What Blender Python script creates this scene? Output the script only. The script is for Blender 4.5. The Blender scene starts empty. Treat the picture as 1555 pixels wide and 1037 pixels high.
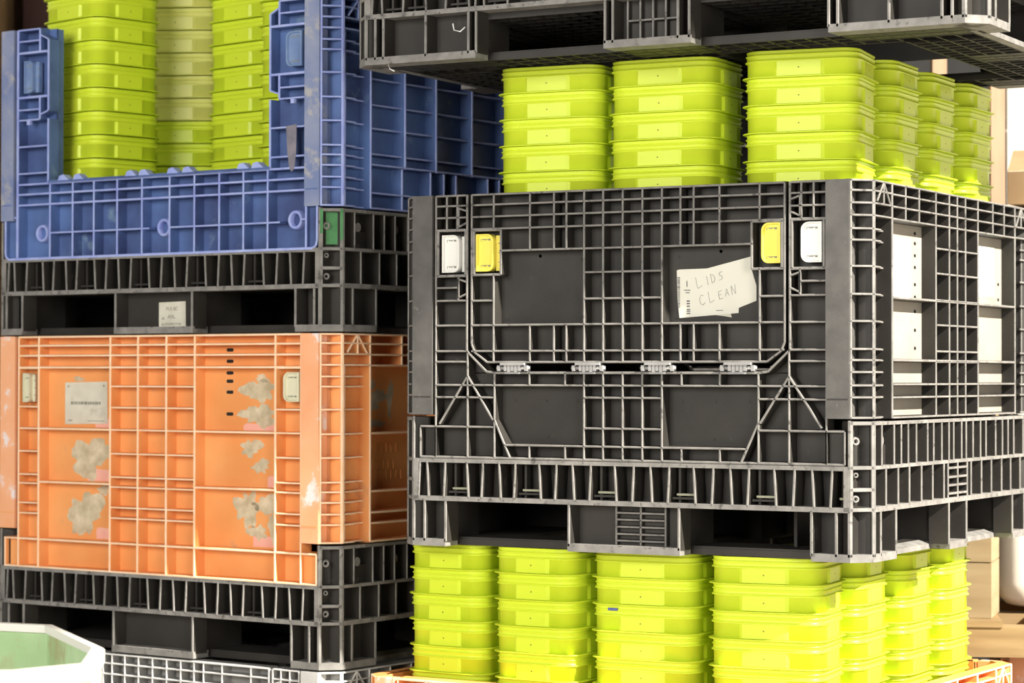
import bpy, bmesh, math, random
from mathutils import Vector, Matrix
random.seed(7)
scn = bpy.context.scene
COL = scn.collection
CAM_Z = 1.62                 # eye height above the warehouse floor
HT = 0.864                   # height of one collapsible bin
CH = 0.0426                  # corner chamfer
SQ = math.sqrt(0.5)

# ------------------------------------------------------------------ materials
def nodes_of(m):
    m.use_nodes = True
    nt = m.node_tree
    return nt, nt.nodes, nt.links, nt.nodes['Principled BSDF']

def plastic(name, c1, c2, rough=0.5, scale=9.0, lo=0.35, hi=0.7, spots=None, spot_thr=(0.62, 0.7), spot_scale=16.0, bump=0.12, spec=0.4, sss=0.0):
    m = bpy.data.materials.new(name)
    nt, N, L, b = nodes_of(m)
    tc = N.new('ShaderNodeTexCoord')
    n1 = N.new('ShaderNodeTexNoise'); n1.inputs['Scale'].default_value = scale; n1.inputs['Detail'].default_value = 6
    L.new(tc.outputs['Object'], n1.inputs['Vector'])
    r = N.new('ShaderNodeValToRGB')
    r.color_ramp.elements[0].position = lo; r.color_ramp.elements[1].position = hi
    r.color_ramp.elements[0].color = (*c1, 1); r.color_ramp.elements[1].color = (*c2, 1)
    L.new(n1.outputs['Fac'], r.inputs['Fac'])
    out = r.outputs['Color']
    if spots:
        n2 = N.new('ShaderNodeTexNoise'); n2.inputs['Scale'].default_value = spot_scale; n2.inputs['Detail'].default_value = 8; n2.inputs['Roughness'].default_value = 0.65
        L.new(tc.outputs['Object'], n2.inputs['Vector'])
        mr = N.new('ShaderNodeMapRange'); mr.inputs['From Min'].default_value = spot_thr[0]; mr.inputs['From Max'].default_value = spot_thr[1]
        L.new(n2.outputs['Fac'], mr.inputs['Value'])
        mx = N.new('ShaderNodeMix'); mx.data_type = 'RGBA'
        L.new(mr.outputs['Result'], mx.inputs['Factor'])
        L.new(out, mx.inputs['A']); mx.inputs['B'].default_value = (*spots, 1)
        out = mx.outputs['Result']
    L.new(out, b.inputs['Base Color'])
    b.inputs['Roughness'].default_value = rough
    b.inputs['Specular IOR Level'].default_value = spec
    if sss:
        b.inputs['Subsurface Weight'].default_value = sss
        b.inputs['Subsurface Radius'].default_value = (1.0, 1.0, 0.2)
        b.inputs['Subsurface Scale'].default_value = 0.01
    if bump:
        n3 = N.new('ShaderNodeTexNoise'); n3.inputs['Scale'].default_value = 140; n3.inputs['Detail'].default_value = 4
        L.new(tc.outputs['Object'], n3.inputs['Vector'])
        bp = N.new('ShaderNodeBump'); bp.inputs['Strength'].default_value = bump; bp.inputs['Distance'].default_value = 0.002
        L.new(n3.outputs['Fac'], bp.inputs['Height']); L.new(bp.outputs['Normal'], b.inputs['Normal'])
    return m

def wood(name, c1, c2, scale=(3, 3, 40)):
    m = bpy.data.materials.new(name)
    nt, N, L, b = nodes_of(m)
    tc = N.new('ShaderNodeTexCoord'); mp = N.new('ShaderNodeMapping'); mp.inputs['Scale'].default_value = scale
    L.new(tc.outputs['Object'], mp.inputs['Vector'])
    n1 = N.new('ShaderNodeTexNoise'); n1.inputs['Scale'].default_value = 2.0; n1.inputs['Detail'].default_value = 8
    L.new(mp.outputs['Vector'], n1.inputs['Vector'])
    r = N.new('ShaderNodeValToRGB'); r.color_ramp.elements[0].position = .3; r.color_ramp.elements[1].position = .7
    r.color_ramp.elements[0].color = (*c1, 1); r.color_ramp.elements[1].color = (*c2, 1)
    L.new(n1.outputs['Fac'], r.inputs['Fac']); L.new(r.outputs['Color'], b.inputs['Base Color'])
    b.inputs['Roughness'].default_value = .75
    return m

PAL = {}
PAL['black'] = (plastic('black_plastic', (.021, .019, .0165), (.036, .0325, .028), .58, 7, spots=(.085, .078, .068), spot_thr=(.64, .82)),
                plastic('black_plastic_scuffed', (.17, .165, .155), (.27, .26, .245), .62, 25, spots=(.08, .075, .07), spot_thr=(.58, .66), spot_scale=40),
                plastic('black_plastic_cap', (.075, .072, .068), (.115, .110, .104), .55, 18, spots=(.22, .21, .2), spot_thr=(.64, .74), spot_scale=30))
PAL['orange'] = (plastic('orange_plastic', (.78, .31, .095), (.85, .39, .14), .5, 6, spots=(.62, .32, .16), spot_thr=(.62, .78), spot_scale=12),
                 plastic('orange_plastic_scuffed', (.94, .62, .38), (.96, .74, .53), .55, 22),
                 plastic('orange_plastic_cap', (.86, .40, .20), (.90, .48, .28), .55, 10, spots=(.84, .74, .72), spot_thr=(.56, .62), spot_scale=10))
PAL['blue'] = (plastic('blue_plastic', (.050, .075, .20), (.105, .185, .42), .5, 6, spots=(.24, .36, .46), spot_thr=(.60, .76), spot_scale=10),
               plastic('blue_plastic_scuffed', (.28, .34, .72), (.40, .48, .80), .55, 22),
               plastic('blue_plastic_cap', (.17, .22, .40), (.30, .33, .44), .55, 9, spots=(.38, .38, .40), spot_thr=(.56, .66), spot_scale=14))
PAL['grey'] = (plastic('grey_plastic', (.26, .26, .25), (.34, .34, .33), .5, 7),
               plastic('grey_plastic_scuffed', (.58, .58, .57), (.70, .70, .69), .55, 22),
               plastic('grey_plastic_cap', (.52, .52, .51), (.62, .62, .6), .55, 10))
LIME = plastic('lime_plastic', (.62, .76, .034), (.67, .80, .048), .38, 3, bump=0.03, spec=.35)
LIME_DOT = plastic('lime_plastic_pin_mark', (.16, .17, .01), (.2, .2, .02), .5, 5, bump=0)
FADED = plastic('faded_lime_plastic', (.66, .68, .12), (.74, .74, .22), .42, 3, bump=0.03, spec=.35)
CREAM = plastic('cream_sheet', (.34, .305, .25), (.40, .365, .30), .6, 8, spots=(.29, .26, .21), spot_thr=(.6, .75), bump=.04)
DARK = plastic('near_black', (.006, .006, .006), (.012, .012, .012), .7, 8)  # punched holes, and cartons blackened to stand in for background shade
WHITE = plastic('white_plastic', (.74, .74, .70), (.82, .82, .78), .4, 6, bump=.03)
YELLOW = plastic('yellow_plastic', (.86, .72, .09), (.90, .78, .13), .4, 6, bump=.03)
CREAMH = plastic('aged_cream_plastic', (.66, .64, .46), (.74, .72, .54), .45, 20, spots=(.40, .38, .26), spot_thr=(.6, .7), bump=.03)
LBLUE = plastic('light_blue_plastic', (.14, .22, .42), (.24, .34, .52), .45, 14, bump=.03)
PAPER = plastic('paper', (.70, .69, .60), (.75, .74, .65), .8, 12, bump=.03)
PAPER2 = plastic('old_paper', (.60, .58, .48), (.70, .68, .57), .8, 25, spots=(.5, .46, .38), spot_thr=(.58, .7), bump=.05)
RESID = plastic('label_residue', (.46, .385, .25), (.70, .61, .44), .85, 30, bump=.3)
TAPE = plastic('clear_tape', (.86, .44, .36), (.9, .5, .4), .25, 20, bump=.02)
WHITEP = plastic('white_card', (.86, .87, .85), (.9, .9, .88), .6, 12, bump=.0)
GREENP = plastic('pale_green_print', (.52, .78, .42), (.72, .86, .62), .6, 60, bump=.0)
GREENW = plastic('green_worn_paint', (.035, .17, .05), (.07, .25, .09), .55, 18, spots=(.16, .2, .15), spot_thr=(.6, .7))
INK = plastic('pencil_ink', (.30, .30, .28), (.42, .42, .39), .8, 90, bump=0)
INKD = plastic('printed_ink', (.10, .10, .11), (.18, .18, .18), .8, 90, bump=0)
INKY = plastic('label_ink', (.20, .20, .16), (.3, .3, .24), .8, 90, bump=0)
TAGB = plastic('blue_tag', (.06, .09, .3), (.1, .14, .4), .5, 90, bump=0)
HINGE = plastic('hinge_grey', (.27, .27, .27), (.36, .36, .36), .45, 30, bump=.05)
BAR = plastic('pale_bar', (.30, .31, .22), (.38, .39, .28), .5, 30, bump=0)
CONC = plastic('concrete_floor', (.22, .215, .205), (.32, .31, .295), .7, 2.2)
WALLM = plastic('painted_block_wall', (.62, .56, .47), (.70, .64, .55), .8, 1.5)
CARD = plastic('corrugated_card', (.36, .23, .12), (.46, .31, .17), .8, 5)
CARD2 = plastic('tan_card', (.62, .40, .18), (.72, .50, .26), .8, 5)
CARDD = plastic('dark_card', (.03, .011, .009), (.05, .018, .014), .8, 5)
PINE = wood('pine', (.21, .135, .055), (.31, .215, .10), (2, 2, 22))
PLY = wood('plywood', (.28, .20, .105), (.38, .285, .165), (2, 2, 14))
POSTW = wood('post_wood', (.42, .27, .17), (.52, .36, .24), (18, 18, 2))
TANKM = plastic('white_tank', (.78, .76, .68), (.84, .82, .74), .4, 3)
LINER = plastic('green_liner', (.40, .58, .30), (.58, .76, .46), .7, 5, spots=(.42, .36, .18), spot_thr=(.55, .72), spot_scale=6)
KRAFT = plastic('cream_carton', (.80, .70, .50), (.86, .78, .60), .75, 4)
RIMW = plastic('white_rim', (.86, .84, .78), (.9, .88, .82), .6, 6)

# ------------------------------------------------------------------ mesh builder
class MB:
    """collects shapes; 180-degree and mirror copies; builds ONE mesh object"""
    def __init__(s): s.v = []; s.f = []; s.m = []; s.sm = []
    def add(s, vs, fs, mi=0, smooth=False):
        o = len(s.v); s.v += [Vector(p) for p in vs]
        for i, f in enumerate(fs):
            s.f.append([k + o for k in f]); s.m.append(mi[i] if isinstance(mi, (list, tuple)) else mi); s.sm.append(smooth)
    def box8(s, p, mi=0):
        s.add(p, [(0, 1, 2, 3), (4, 5, 6, 7), (0, 1, 5, 4), (1, 2, 6, 5), (2, 3, 7, 6), (3, 0, 4, 7)], mi)
    def box(s, x0, x1, y0, y1, z0, z1, mi=0):
        s.box8([(x0, y0, z0), (x1, y0, z0), (x1, y1, z0), (x0, y1, z0), (x0, y0, z1), (x1, y0, z1), (x1, y1, z1), (x0, y1, z1)], mi)
    def prism(s, poly, z0, z1, fn, mi=0, smooth=False):
        n = len(poly)
        vs = [fn(p[0], p[1], z0) for p in poly] + [fn(p[0], p[1], z1) for p in poly]
        fs = [list(range(n)), list(range(n, 2 * n))] + [(i, (i + 1) % n, n + (i + 1) % n, n + i) for i in range(n)]
        s.add(vs, fs, mi, smooth)
    def loft(s, loops, mi=0, cap0=False, cap1=False, smooth=True):
        n = len(loops[0]); vs = [p for l in loops for p in l]; fs = []
        for j in range(len(loops) - 1):
            for i in range(n):
                k = (i + 1) % n
                fs.append((j * n + i, j * n + k, (j + 1) * n + k, (j + 1) * n + i))
        if cap0: fs.append(list(range(n)))
        if cap1: fs.append([(len(loops) - 1) * n + i for i in range(n)])
        s.add(vs, fs, mi, smooth)
    def tube(s, pts, r, mi=0, seg=8):
        loops = []
        for i, p in enumerate(pts):
            p = Vector(p)
            d = (Vector(pts[min(i + 1, len(pts) - 1)]) - Vector(pts[max(i - 1, 0)])).normalized()
            a = d.orthogonal().normalized(); b = d.cross(a)
            loops.append([p + (a * math.cos(t) + b * math.sin(t)) * r for t in [2 * math.pi * k / seg for k in range(seg)]])
        s.loft(loops, mi, True, True)
    def copy(s, fn):
        o = MB(); o.v = [Vector(fn(p)) for p in s.v]; o.f = [list(f) for f in s.f]; o.m = list(s.m); o.sm = list(s.sm); return o
    def join(s, o):
        k = len(s.v); s.v += o.v; s.f += [[i + k for i in f] for f in o.f]; s.m += o.m; s.sm += o.sm
    def mesh(s, name, mats):
        me = bpy.data.meshes.new(name)
        me.from_pydata([tuple(p) for p in s.v], [], s.f)
        for m in mats: me.materials.append(m)
        me.polygons.foreach_set('material_index', s.m)
        me.polygons.foreach_set('use_smooth', s.sm)
        bm = bmesh.new(); bm.from_mesh(me); bmesh.ops.recalc_face_normals(bm, faces=bm.faces); bm.to_mesh(me); bm.free()
        me.update()
        return me
    def build(s, name, mats, parent=None, label=None):
        return link(name, s.mesh(name, mats if isinstance(mats, (list, tuple)) else [mats]), parent, label)

def link(name, data, parent=None, label=None):
    o = bpy.data.objects.new(name, data); COL.objects.link(o)
    if parent: o.parent = parent
    if label: o['label'] = label
    return o
def tag(o, label, cat, group=None):
    o['label'] = label; o['category'] = cat
    if group: o['group'] = group
    return o
def empty(name, loc, rz=0.0):
    o = bpy.data.objects.new(name, None); COL.objects.link(o); o.location = loc; o.rotation_euler = (0, 0, rz); o.empty_display_size = .1
    return o
def structure(o): o['kind'] = 'structure'; return o

# ------------------------------------------------------------------ bin coordinates
class Frame:
    """a bin of front length W (between chamfers) and total depth D; u along a face, h down from the rim, w inward"""
    def __init__(s, W, D): s.W = W; s.D = D; s.c = -W / 2
    def P(s, face, u, h, w):
        if face == 'F': a, b = u, w
        elif face == 'R': a, b = CH - w, u
        elif face == 'C': a, b = u * SQ - w * SQ, u * SQ + w * SQ
        return Vector((a + s.W / 2, b - s.D / 2, HT - h))
    def fn(s, face): return lambda u, h, w: s.P(face, u, h, w)
CL = CH / SQ                      # chamfer length

def fbox(mb, F, face, u0, u1, h0, h1, w0, w1, mi=0):
    P = F.P
    mb.box8([P(face, u0, h0, w0), P(face, u1, h0, w0), P(face, u1, h1, w0), P(face, u0, h1, w0),
             P(face, u0, h0, w1), P(face, u1, h0, w1), P(face, u1, h1, w1), P(face, u0, h1, w1)], mi)

def rib(mb, F, face, u0, h0, u1, h1, t=.0051, wd=.038, w0=0.0, draft=.0016):
    d = Vector((u1 - u0, h1 - h0)); L = d.length
    if L < 1e-6: return
    d /= L; p = Vector((-d.y, d.x)); c = min(.0012, t * .3)
    prof = [(-t / 2 - draft, wd), (-t / 2, w0 + .0024), (-t / 2 + c, w0), (t / 2 - c, w0), (t / 2, w0 + .0024), (t / 2 + draft, wd)]
    vs = []
    for (bu, bh) in ((u0, h0), (u1, h1)):
        for (o, w) in prof: vs.append(F.P(face, bu + p.x * o, bh + p.y * o, w))
    fs = [(i, i + 1, i + 7, i + 6) for i in range(5)] + [(0, 1, 2, 3, 4, 5), (6, 7, 8, 9, 10, 11)]
    mb.add(vs, fs, [0, 1, 1, 1, 0, 0, 0])
def V(mb, F, face, us, h0, h1, **k):
    for u in us: rib(mb, F, face, u, h0, u, h1, **k)
def H(mb, F, face, hs, u0, u1, **k):
    for h in hs: rib(mb, F, face, u0, h, u1, h, **k)

# ------------------------------------------------------------------ bin pieces
RUNGS = [.003, .026, .054, .082, .112, .138, .197, .260, .321, .384, .409, .436, .466, .493, .539]

def corner_post(F, cap0=.0575):
    mb = MB()
    fbox(mb, F, 'F', -cap0, -.0005, .001, .541, -.0035, .030, 2)          # smooth cap plate
    fbox(mb, F, 'F', -cap0 + .004, -.004, .4955, .4985, -.0040, -.0030, 0)  # moulded line near the foot of the cap
    fbox(mb, F, 'C', .001, CL - .001, .002, .541, .034, .038, 0)
    for h in RUNGS: rib(mb, F, 'C', .001, h, CL - .001, h, t=.0052, wd=.036)
    V(mb, F, 'C', [.003, CL - .003], .002, .541, t=.006, wd=.036)
    return mb

def front_door_panel(F, c, dense=False):
    """end panel with a drop-door opening: fixed frame"""
    mb = MB(); f = 'F'
    x = lambda s_: c + s_
    A = lambda s0, h0, s1, h1, **k: rib(mb, F, f, x(s0), h0, x(s1), h1, **k)
    for sg in (-1, 1):
        def R(s0, h0, s1, h1, **k): A(sg * s0, h0, sg * s1, h1, **k)
        R(.516, .002, .516, .645); R(.427, .002, .427, .385, t=.006)
        for h in (.003, .028, .057): R(.430, h, .516, h)
        R(.485, .003, .485, .088); R(.455, .003, .455, .030); R(.455, .030, .455, .088)
        R(.430, .088, .516, .088, t=.007); R(.430, .200, .516, .200, t=.007); R(.432, .090, .432, .200, t=.006); R(.510, .090, .510, .200, t=.007)
        R(.452, .200, .452, .261); R(.452, .229, .516, .229); R(.430, .261, .516, .261); R(.427, .322, .516, .322); R(.427, .385, .516, .385)
        # dovetail tongues across the seam
        for hh in (.058, .232):
            R(.428, hh - .016, .452, hh - .024, t=.005); R(.428, hh + .012, .452, hh + .022, t=.005); R(.452, hh - .024, .452, hh + .022, t=.006)
        for h in (.411,): R(.427, h, .516, h)
        R(.425, .385, .425, .645)
        for h in (.413, .468, .498): R(.349, h, .516, h) if h > .42 else None
        R(.349, .570, .560, .570); R(.425, .446, .505, .563, t=.0056); R(.425, .446, .353, .553, t=.0056)
        R(.427, .385, .405, .405, t=.006); R(.405, .405, .372, .435, t=.006); R(.372, .435, .349, .438, t=.006)
        R(.349, .437, .349, .553); R(.349, .553, .306, .643, t=.0056); R(.349, .553, .349, .645)
        R(.516, .570, .516, .645); R(.560, .570, .560, .645, wd=.013); R(.103, .437, .103, .645); R(.052, .437, .052, .645)
        for s_ in (.154, .252): R(s_, .437, s_, .468); R(s_, .613, s_, .644)
    A(0, .437, 0, .645)
    A(-.349, .438, .349, .438, t=.006); A(-.349, .468, .349, .468)
    for h in (.497, .570): A(-.103, h, .103, h)
    A(-.322, .613, .322, .613); A(-.56, .645, .56, .645, t=.006)
    # backing skins
    for sg in (-1, 1):
        a, b = sorted((x(sg * .424), x(sg * .518)))
        fbox(mb, F, f, a, b, .002, .647, .036, .040, 0)
        a, b = sorted((x(sg * .516), x(sg * .552)))
        fbox(mb, F, f, a, b, .568, .647, .013, .019, 0)
    fbox(mb, F, f, x(-.43), x(.43), .437, .647, .036, .040, 0)
    for sg in (-1, 1):
        mb.prism([(x(sg * .349), .437), (x(sg * .372), .435), (x(sg * .426), .384), (x(sg * .426), .44)], .036, .040, F.fn(f), 0)
        for (s_, h) in ((.14, .505), (.225, .505), (.31, .505), (.22, .592)):           # moulded pin marks
            mb.prism([(x(sg * s_) + .004 * math.cos(t), h + .004 * math.sin(t)) for t in [k * math.pi / 4 for k in range(8)]], .0348, .0362, F.fn(f), 0)
    if dense:
        pass
    return mb

def drop_door(F, c):
    mb = MB(); f = 'F'
    x = lambda s_: c + s_
    A = lambda s0, h0, s1, h1, **k: rib(mb, F, f, x(s0), h0, x(s1), h1, **k)
    for sg in (-1, 1):
        def R(s0, h0, s1, h1, **k): A(sg * s0, h0, sg * s1, h1, **k)
        R(.414, .003, .414, .368, t=.0055); R(.414, .368, .405, .388, t=.0055); R(.405, .388, .370, .412, t=.0055)
        R(.352, .003, .352, .088); R(.352, .198, .352, .411)
        for s_ in (.052, .103): R(s_, .003, s_, .411)
        for s_ in (.151, .185, .251): R(s_, .003, s_, .141); R(s_, .322, s_, .411)
        R(.103, .141, .335, .141); R(.332, .088, .332, .199, t=.006); R(.332, .090, .414, .090, t=.006); R(.332, .199, .414, .199, t=.006)
        R(.352, .262, .414, .262); R(.408, .090, .408, .199, t=.008)
        for (s_, h) in ((.13, .165), (.24, .155), (.33, .21), (.13, .305), (.33, .305), (.24, .155)):
            mb.prism([(x(sg * s_) + .004 * math.cos(t), h + .004 * math.sin(t)) for t in [k * math.pi / 4 for k in range(8)]], .0338, .0352, F.fn(f), 0)
    A(0, .003, 0, .411)
    for h in (.003, .028, .057, .087): A(-.414, h, .414, h)
    for h in (.198, .261): A(-.103, h, .103, h)
    A(-.414, .322, .414, .322); A(-.414, .385, .414, .385); A(-.370, .412, .370, .412, t=.0055)
    A(-.103, .141, .103, .141)
    poly = [(x(-.414), .002), (x(.414), .002), (x(.414), .368), (x(.370), .412), (x(-.370), .412), (x(-.414), .368)]
    mb.prism(poly, .035, .039, F.fn(f), 0)
    return mb

def orange_front(F, c):
    mb = MB(); f = 'F'
    kk = (F.W / 2 - .060) / .527
    x = lambda s_: c + s_ * kk
    A = lambda s0, h0, s1, h1, **k: rib(mb, F, f, x(s0), h0, x(s1), h1, **k)
    cols = [-.520, -.440, -.162, -.058, .047, .150, .433, .520]
    for s_ in cols: A(s_, .003, s_, .647, t=.006 if abs(s_) < .45 else .005, draft=.004)
    for h in (.003, .027, .055, .088): A(-.52, h, .52, h, t=.006)
    for h in (.140, .198, .259, .324, .388, .415, .471, .500): A(-.162, h, .150, h, t=.005)
    for h in (.259, .408): A(-.440, h, -.162, h, t=.006); A(.150, h, .433, h, t=.006)
    for a, b in ((-.52, -.44), (.433, .52)):
        for h in (.198, .259, .323, .388, .413, .468, .497): A(a, h, b, h, t=.005)
        A(a, .090, b, .090, t=.005)
    A(-.575, .569, .575, .569, t=.006); A(-.575, .647, .575, .647, t=.006)
    for sg in (-1, 1): A(sg * .573, .569, sg * .573, .647, wd=.013)
    fbox(mb, F, f, x(-.522), x(.522), .002, .649, .036, .040, 0)
    fbox(mb, F, f, x(-.562), x(-.52), .568, .649, .013, .019, 0); fbox(mb, F, f, x(.52), x(.562), .568, .649, .013, .019, 0)
    return mb

def blue_front(F, c):
    """end panel whose gate is folded away: a low wall between two posts"""
    mb = MB(); f = 'F'
    A = lambda u0, h0, u1, h1, **k: rib(mb, F, f, u0, h0, u1, h1, **k)
    cols = [-.982, -.893, -.811, -.722, -.629, -.527, -.437, -.348, -.263, -.179]
    for u in cols: A(u, .436, u, .648)
    A(-1.112, .003, -1.112, .648, t=.008); A(-.048, .003, -.048, .648, t=.006)
    wk = dict(t=.006, wd=.018)
    A(-1.160, .532, -1.160, .634, **wk); A(-.011, .532, -.011, .630, **wk)
    A(-1.160, .634, -1.156, .644, **wk); A(-1.156, .644, -1.146, .650, **wk); A(-.011, .630, -.015, .643, **wk); A(-.015, .643, -.027, .650, **wk)
    A(-1.160, .532, -1.112, .532, t=.005, wd=.018); A(-.048, .532, -.011, .532, t=.005, wd=.018)
    A(-1.147, .650, -.026, .650, t=.008)
    for h in (.440, .468, .498): A(-1.112, h, -.048, h, t=.006)
    A(-.982, .579, -.600, .579); A(-.530, .579, -.135, .579); A(-.066, .574, -.048, .574)
    fbox(mb, F, f, -1.115, -.045, .437, .651, .036, .040, 0)
    fbox(mb, F, f, -1.154, -1.112, .534, .648, .013, .019, 0); fbox(mb, F, f, -.048, -.020, .534, .645, .013, .019, 0)
    fbox(mb, F, f, -.990, -.170, .432, .441, .000, .052, 0)                       # sill of the low wall
    # posts
    for (o0, o1, i0) in ((-1.112, -1.024, -.990), (-.048, -.140, -.171)):
        a, b = sorted((o0, i0))
        fbox(mb, F, f, a, b, .002, .437, .036, .040, 0)
        sgn = 1 if i0 > o0 else -1
        for h in (.003, .035): A(o0, h, o1, h)
        for h in (.068, .194): A(o0, h, i0, h, t=.007)
        for h in (.229, .258): A(o0, h, o1, h)
        for h in (.333, .409): A(o0, h, i0, h)
        A(o1, .003, o1, .068, t=.006); A(o1, .194, o1, .258, t=.006); A(i0, .035, i0, .235, t=.006); A(i0, .258, i0, .44, t=.006)
        A(i0, .035, o1, .020, t=.005); A(i0, .235, o1, .245, t=.005)
        j0, j1 = sorted((i0, i0 - sgn * .004))
        fbox(mb, F, f, j0, j1, .003, .437, .036, .060, 0)                         # return cheek
        # small drip lug
        fbox(mb, F, f, (o0 + o1) / 2 - .006, (o0 + o1) / 2 + .006, .258, .272, .0, .01, 1)
    # pairs of hinge lugs on the sill
    for u in (-.932, -.873, -.673, -.623, -.518, -.463, -.267, -.217):
        mb.prism([(u - .016, .434), (u - .010, .421), (u + .006, .418), (u + .018, .428), (u + .026, .434)], -.002, .022, F.fn(f), 1)
    # bolt sockets
    for (u, h) in ((-1.033, .578), (-.566, .577), (-.101, .573)):
        ring = lambda r, w: [F.P(f, u + r * math.cos(t), h + r * math.sin(t), w) for t in [k * math.pi / 10 for k in range(20)]]
        mb.loft([ring(.0265, .0365), ring(.0245, .022), ring(.0225, .019), ring(.018, .019), ring(.0165, .022), ring(.0160, .0362)], [1] * 0 or 1, smooth=True)
    return mb

def side_panel(F, style):
    mb = MB(); f = 'R'; D = F.D
    e0, e1 = CH, D - CH; k = (D - 1.208) / 2
    m = lambda b: b + k
    mir = lambda b: D - b
    A = lambda b0, h0, b1, h1, **kk: rib(mb, F, f, b0, h0, b1, h1, **kk)
    for fl in (lambda b: b, mir):
        A(fl(.046), .003, fl(.046), .541, t=.005); A(fl(.066), .084, fl(.066), .541, t=.004, w0=.012)
        A(fl(.157), .003, fl(.157), .541, t=.006)
        for h in RUNGS[:4]: A(fl(.046), h, fl(.157), h)
        for h in RUNGS[4:]: A(fl(.046), h, fl(.100), h, w0=.006); A(fl(.100), h, fl(.157), h, w0=.022)
        A(fl(.105), .003, fl(.105), .056); A(fl(.062), .05, fl(.105), .004); A(fl(.148), .055, fl(.105), .004)
    for h in (.003, .027, .055, .083): A(.157, h, mir(.157), h, t=.005)
    if style == 'placard':
        cs = [m(.450), m(.545), m(.603), m(.663), m(.757)]
        for b in cs: A(b, .003, b, .541, t=.005)
        for b in (.245, .335): A(b, .003, b, .083); A(mir(b), .003, mir(b), .083)
        for h in (.138, .198, .262, .322, .385, .410): A(cs[0], h, cs[-1], h)
        for h in (.264, .408): A(.157, h, mir(.157), h, t=.006)
        for h in (.464, .494, .540): A(.157, h, mir(.157), h, t=.005)
    elif style == 'deep':
        for b in (.303, .440): A(b, .083, b, .43, t=.007); A(mir(b), .083, mir(b), .43, t=.007)
        A(m(.604), .083, m(.604), .43, t=.007)
        for b in (.290, .415, .475, .530): A(b, .43, b, .541, t=.006); A(mir(b), .43, mir(b), .541, t=.006)
        for h in (.140, .200, .268, .330, .397, .426, .500, .540): A(.157, h, mir(.157), h, t=.005, w0=.010 if h < .42 else .0)
    else:
        cs = [m(.450), m(.545), m(.603), m(.663), m(.757)]
        for b in cs: A(b, .003, b, .541, t=.005)
        A(.291, .003, .291, .083, t=.006); A(mir(.291), .003, mir(.291), .083, t=.006)
        for h in (.138, .198, .322, .385): A(cs[0], h, cs[-1], h)
        for h in (.260, .411, .466, .494, .541): A(.157, h, mir(.157), h, t=.006)
    fbox(mb, F, f, e0, e1, .002, .542, .038, .042, 0)
    return mb

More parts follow.
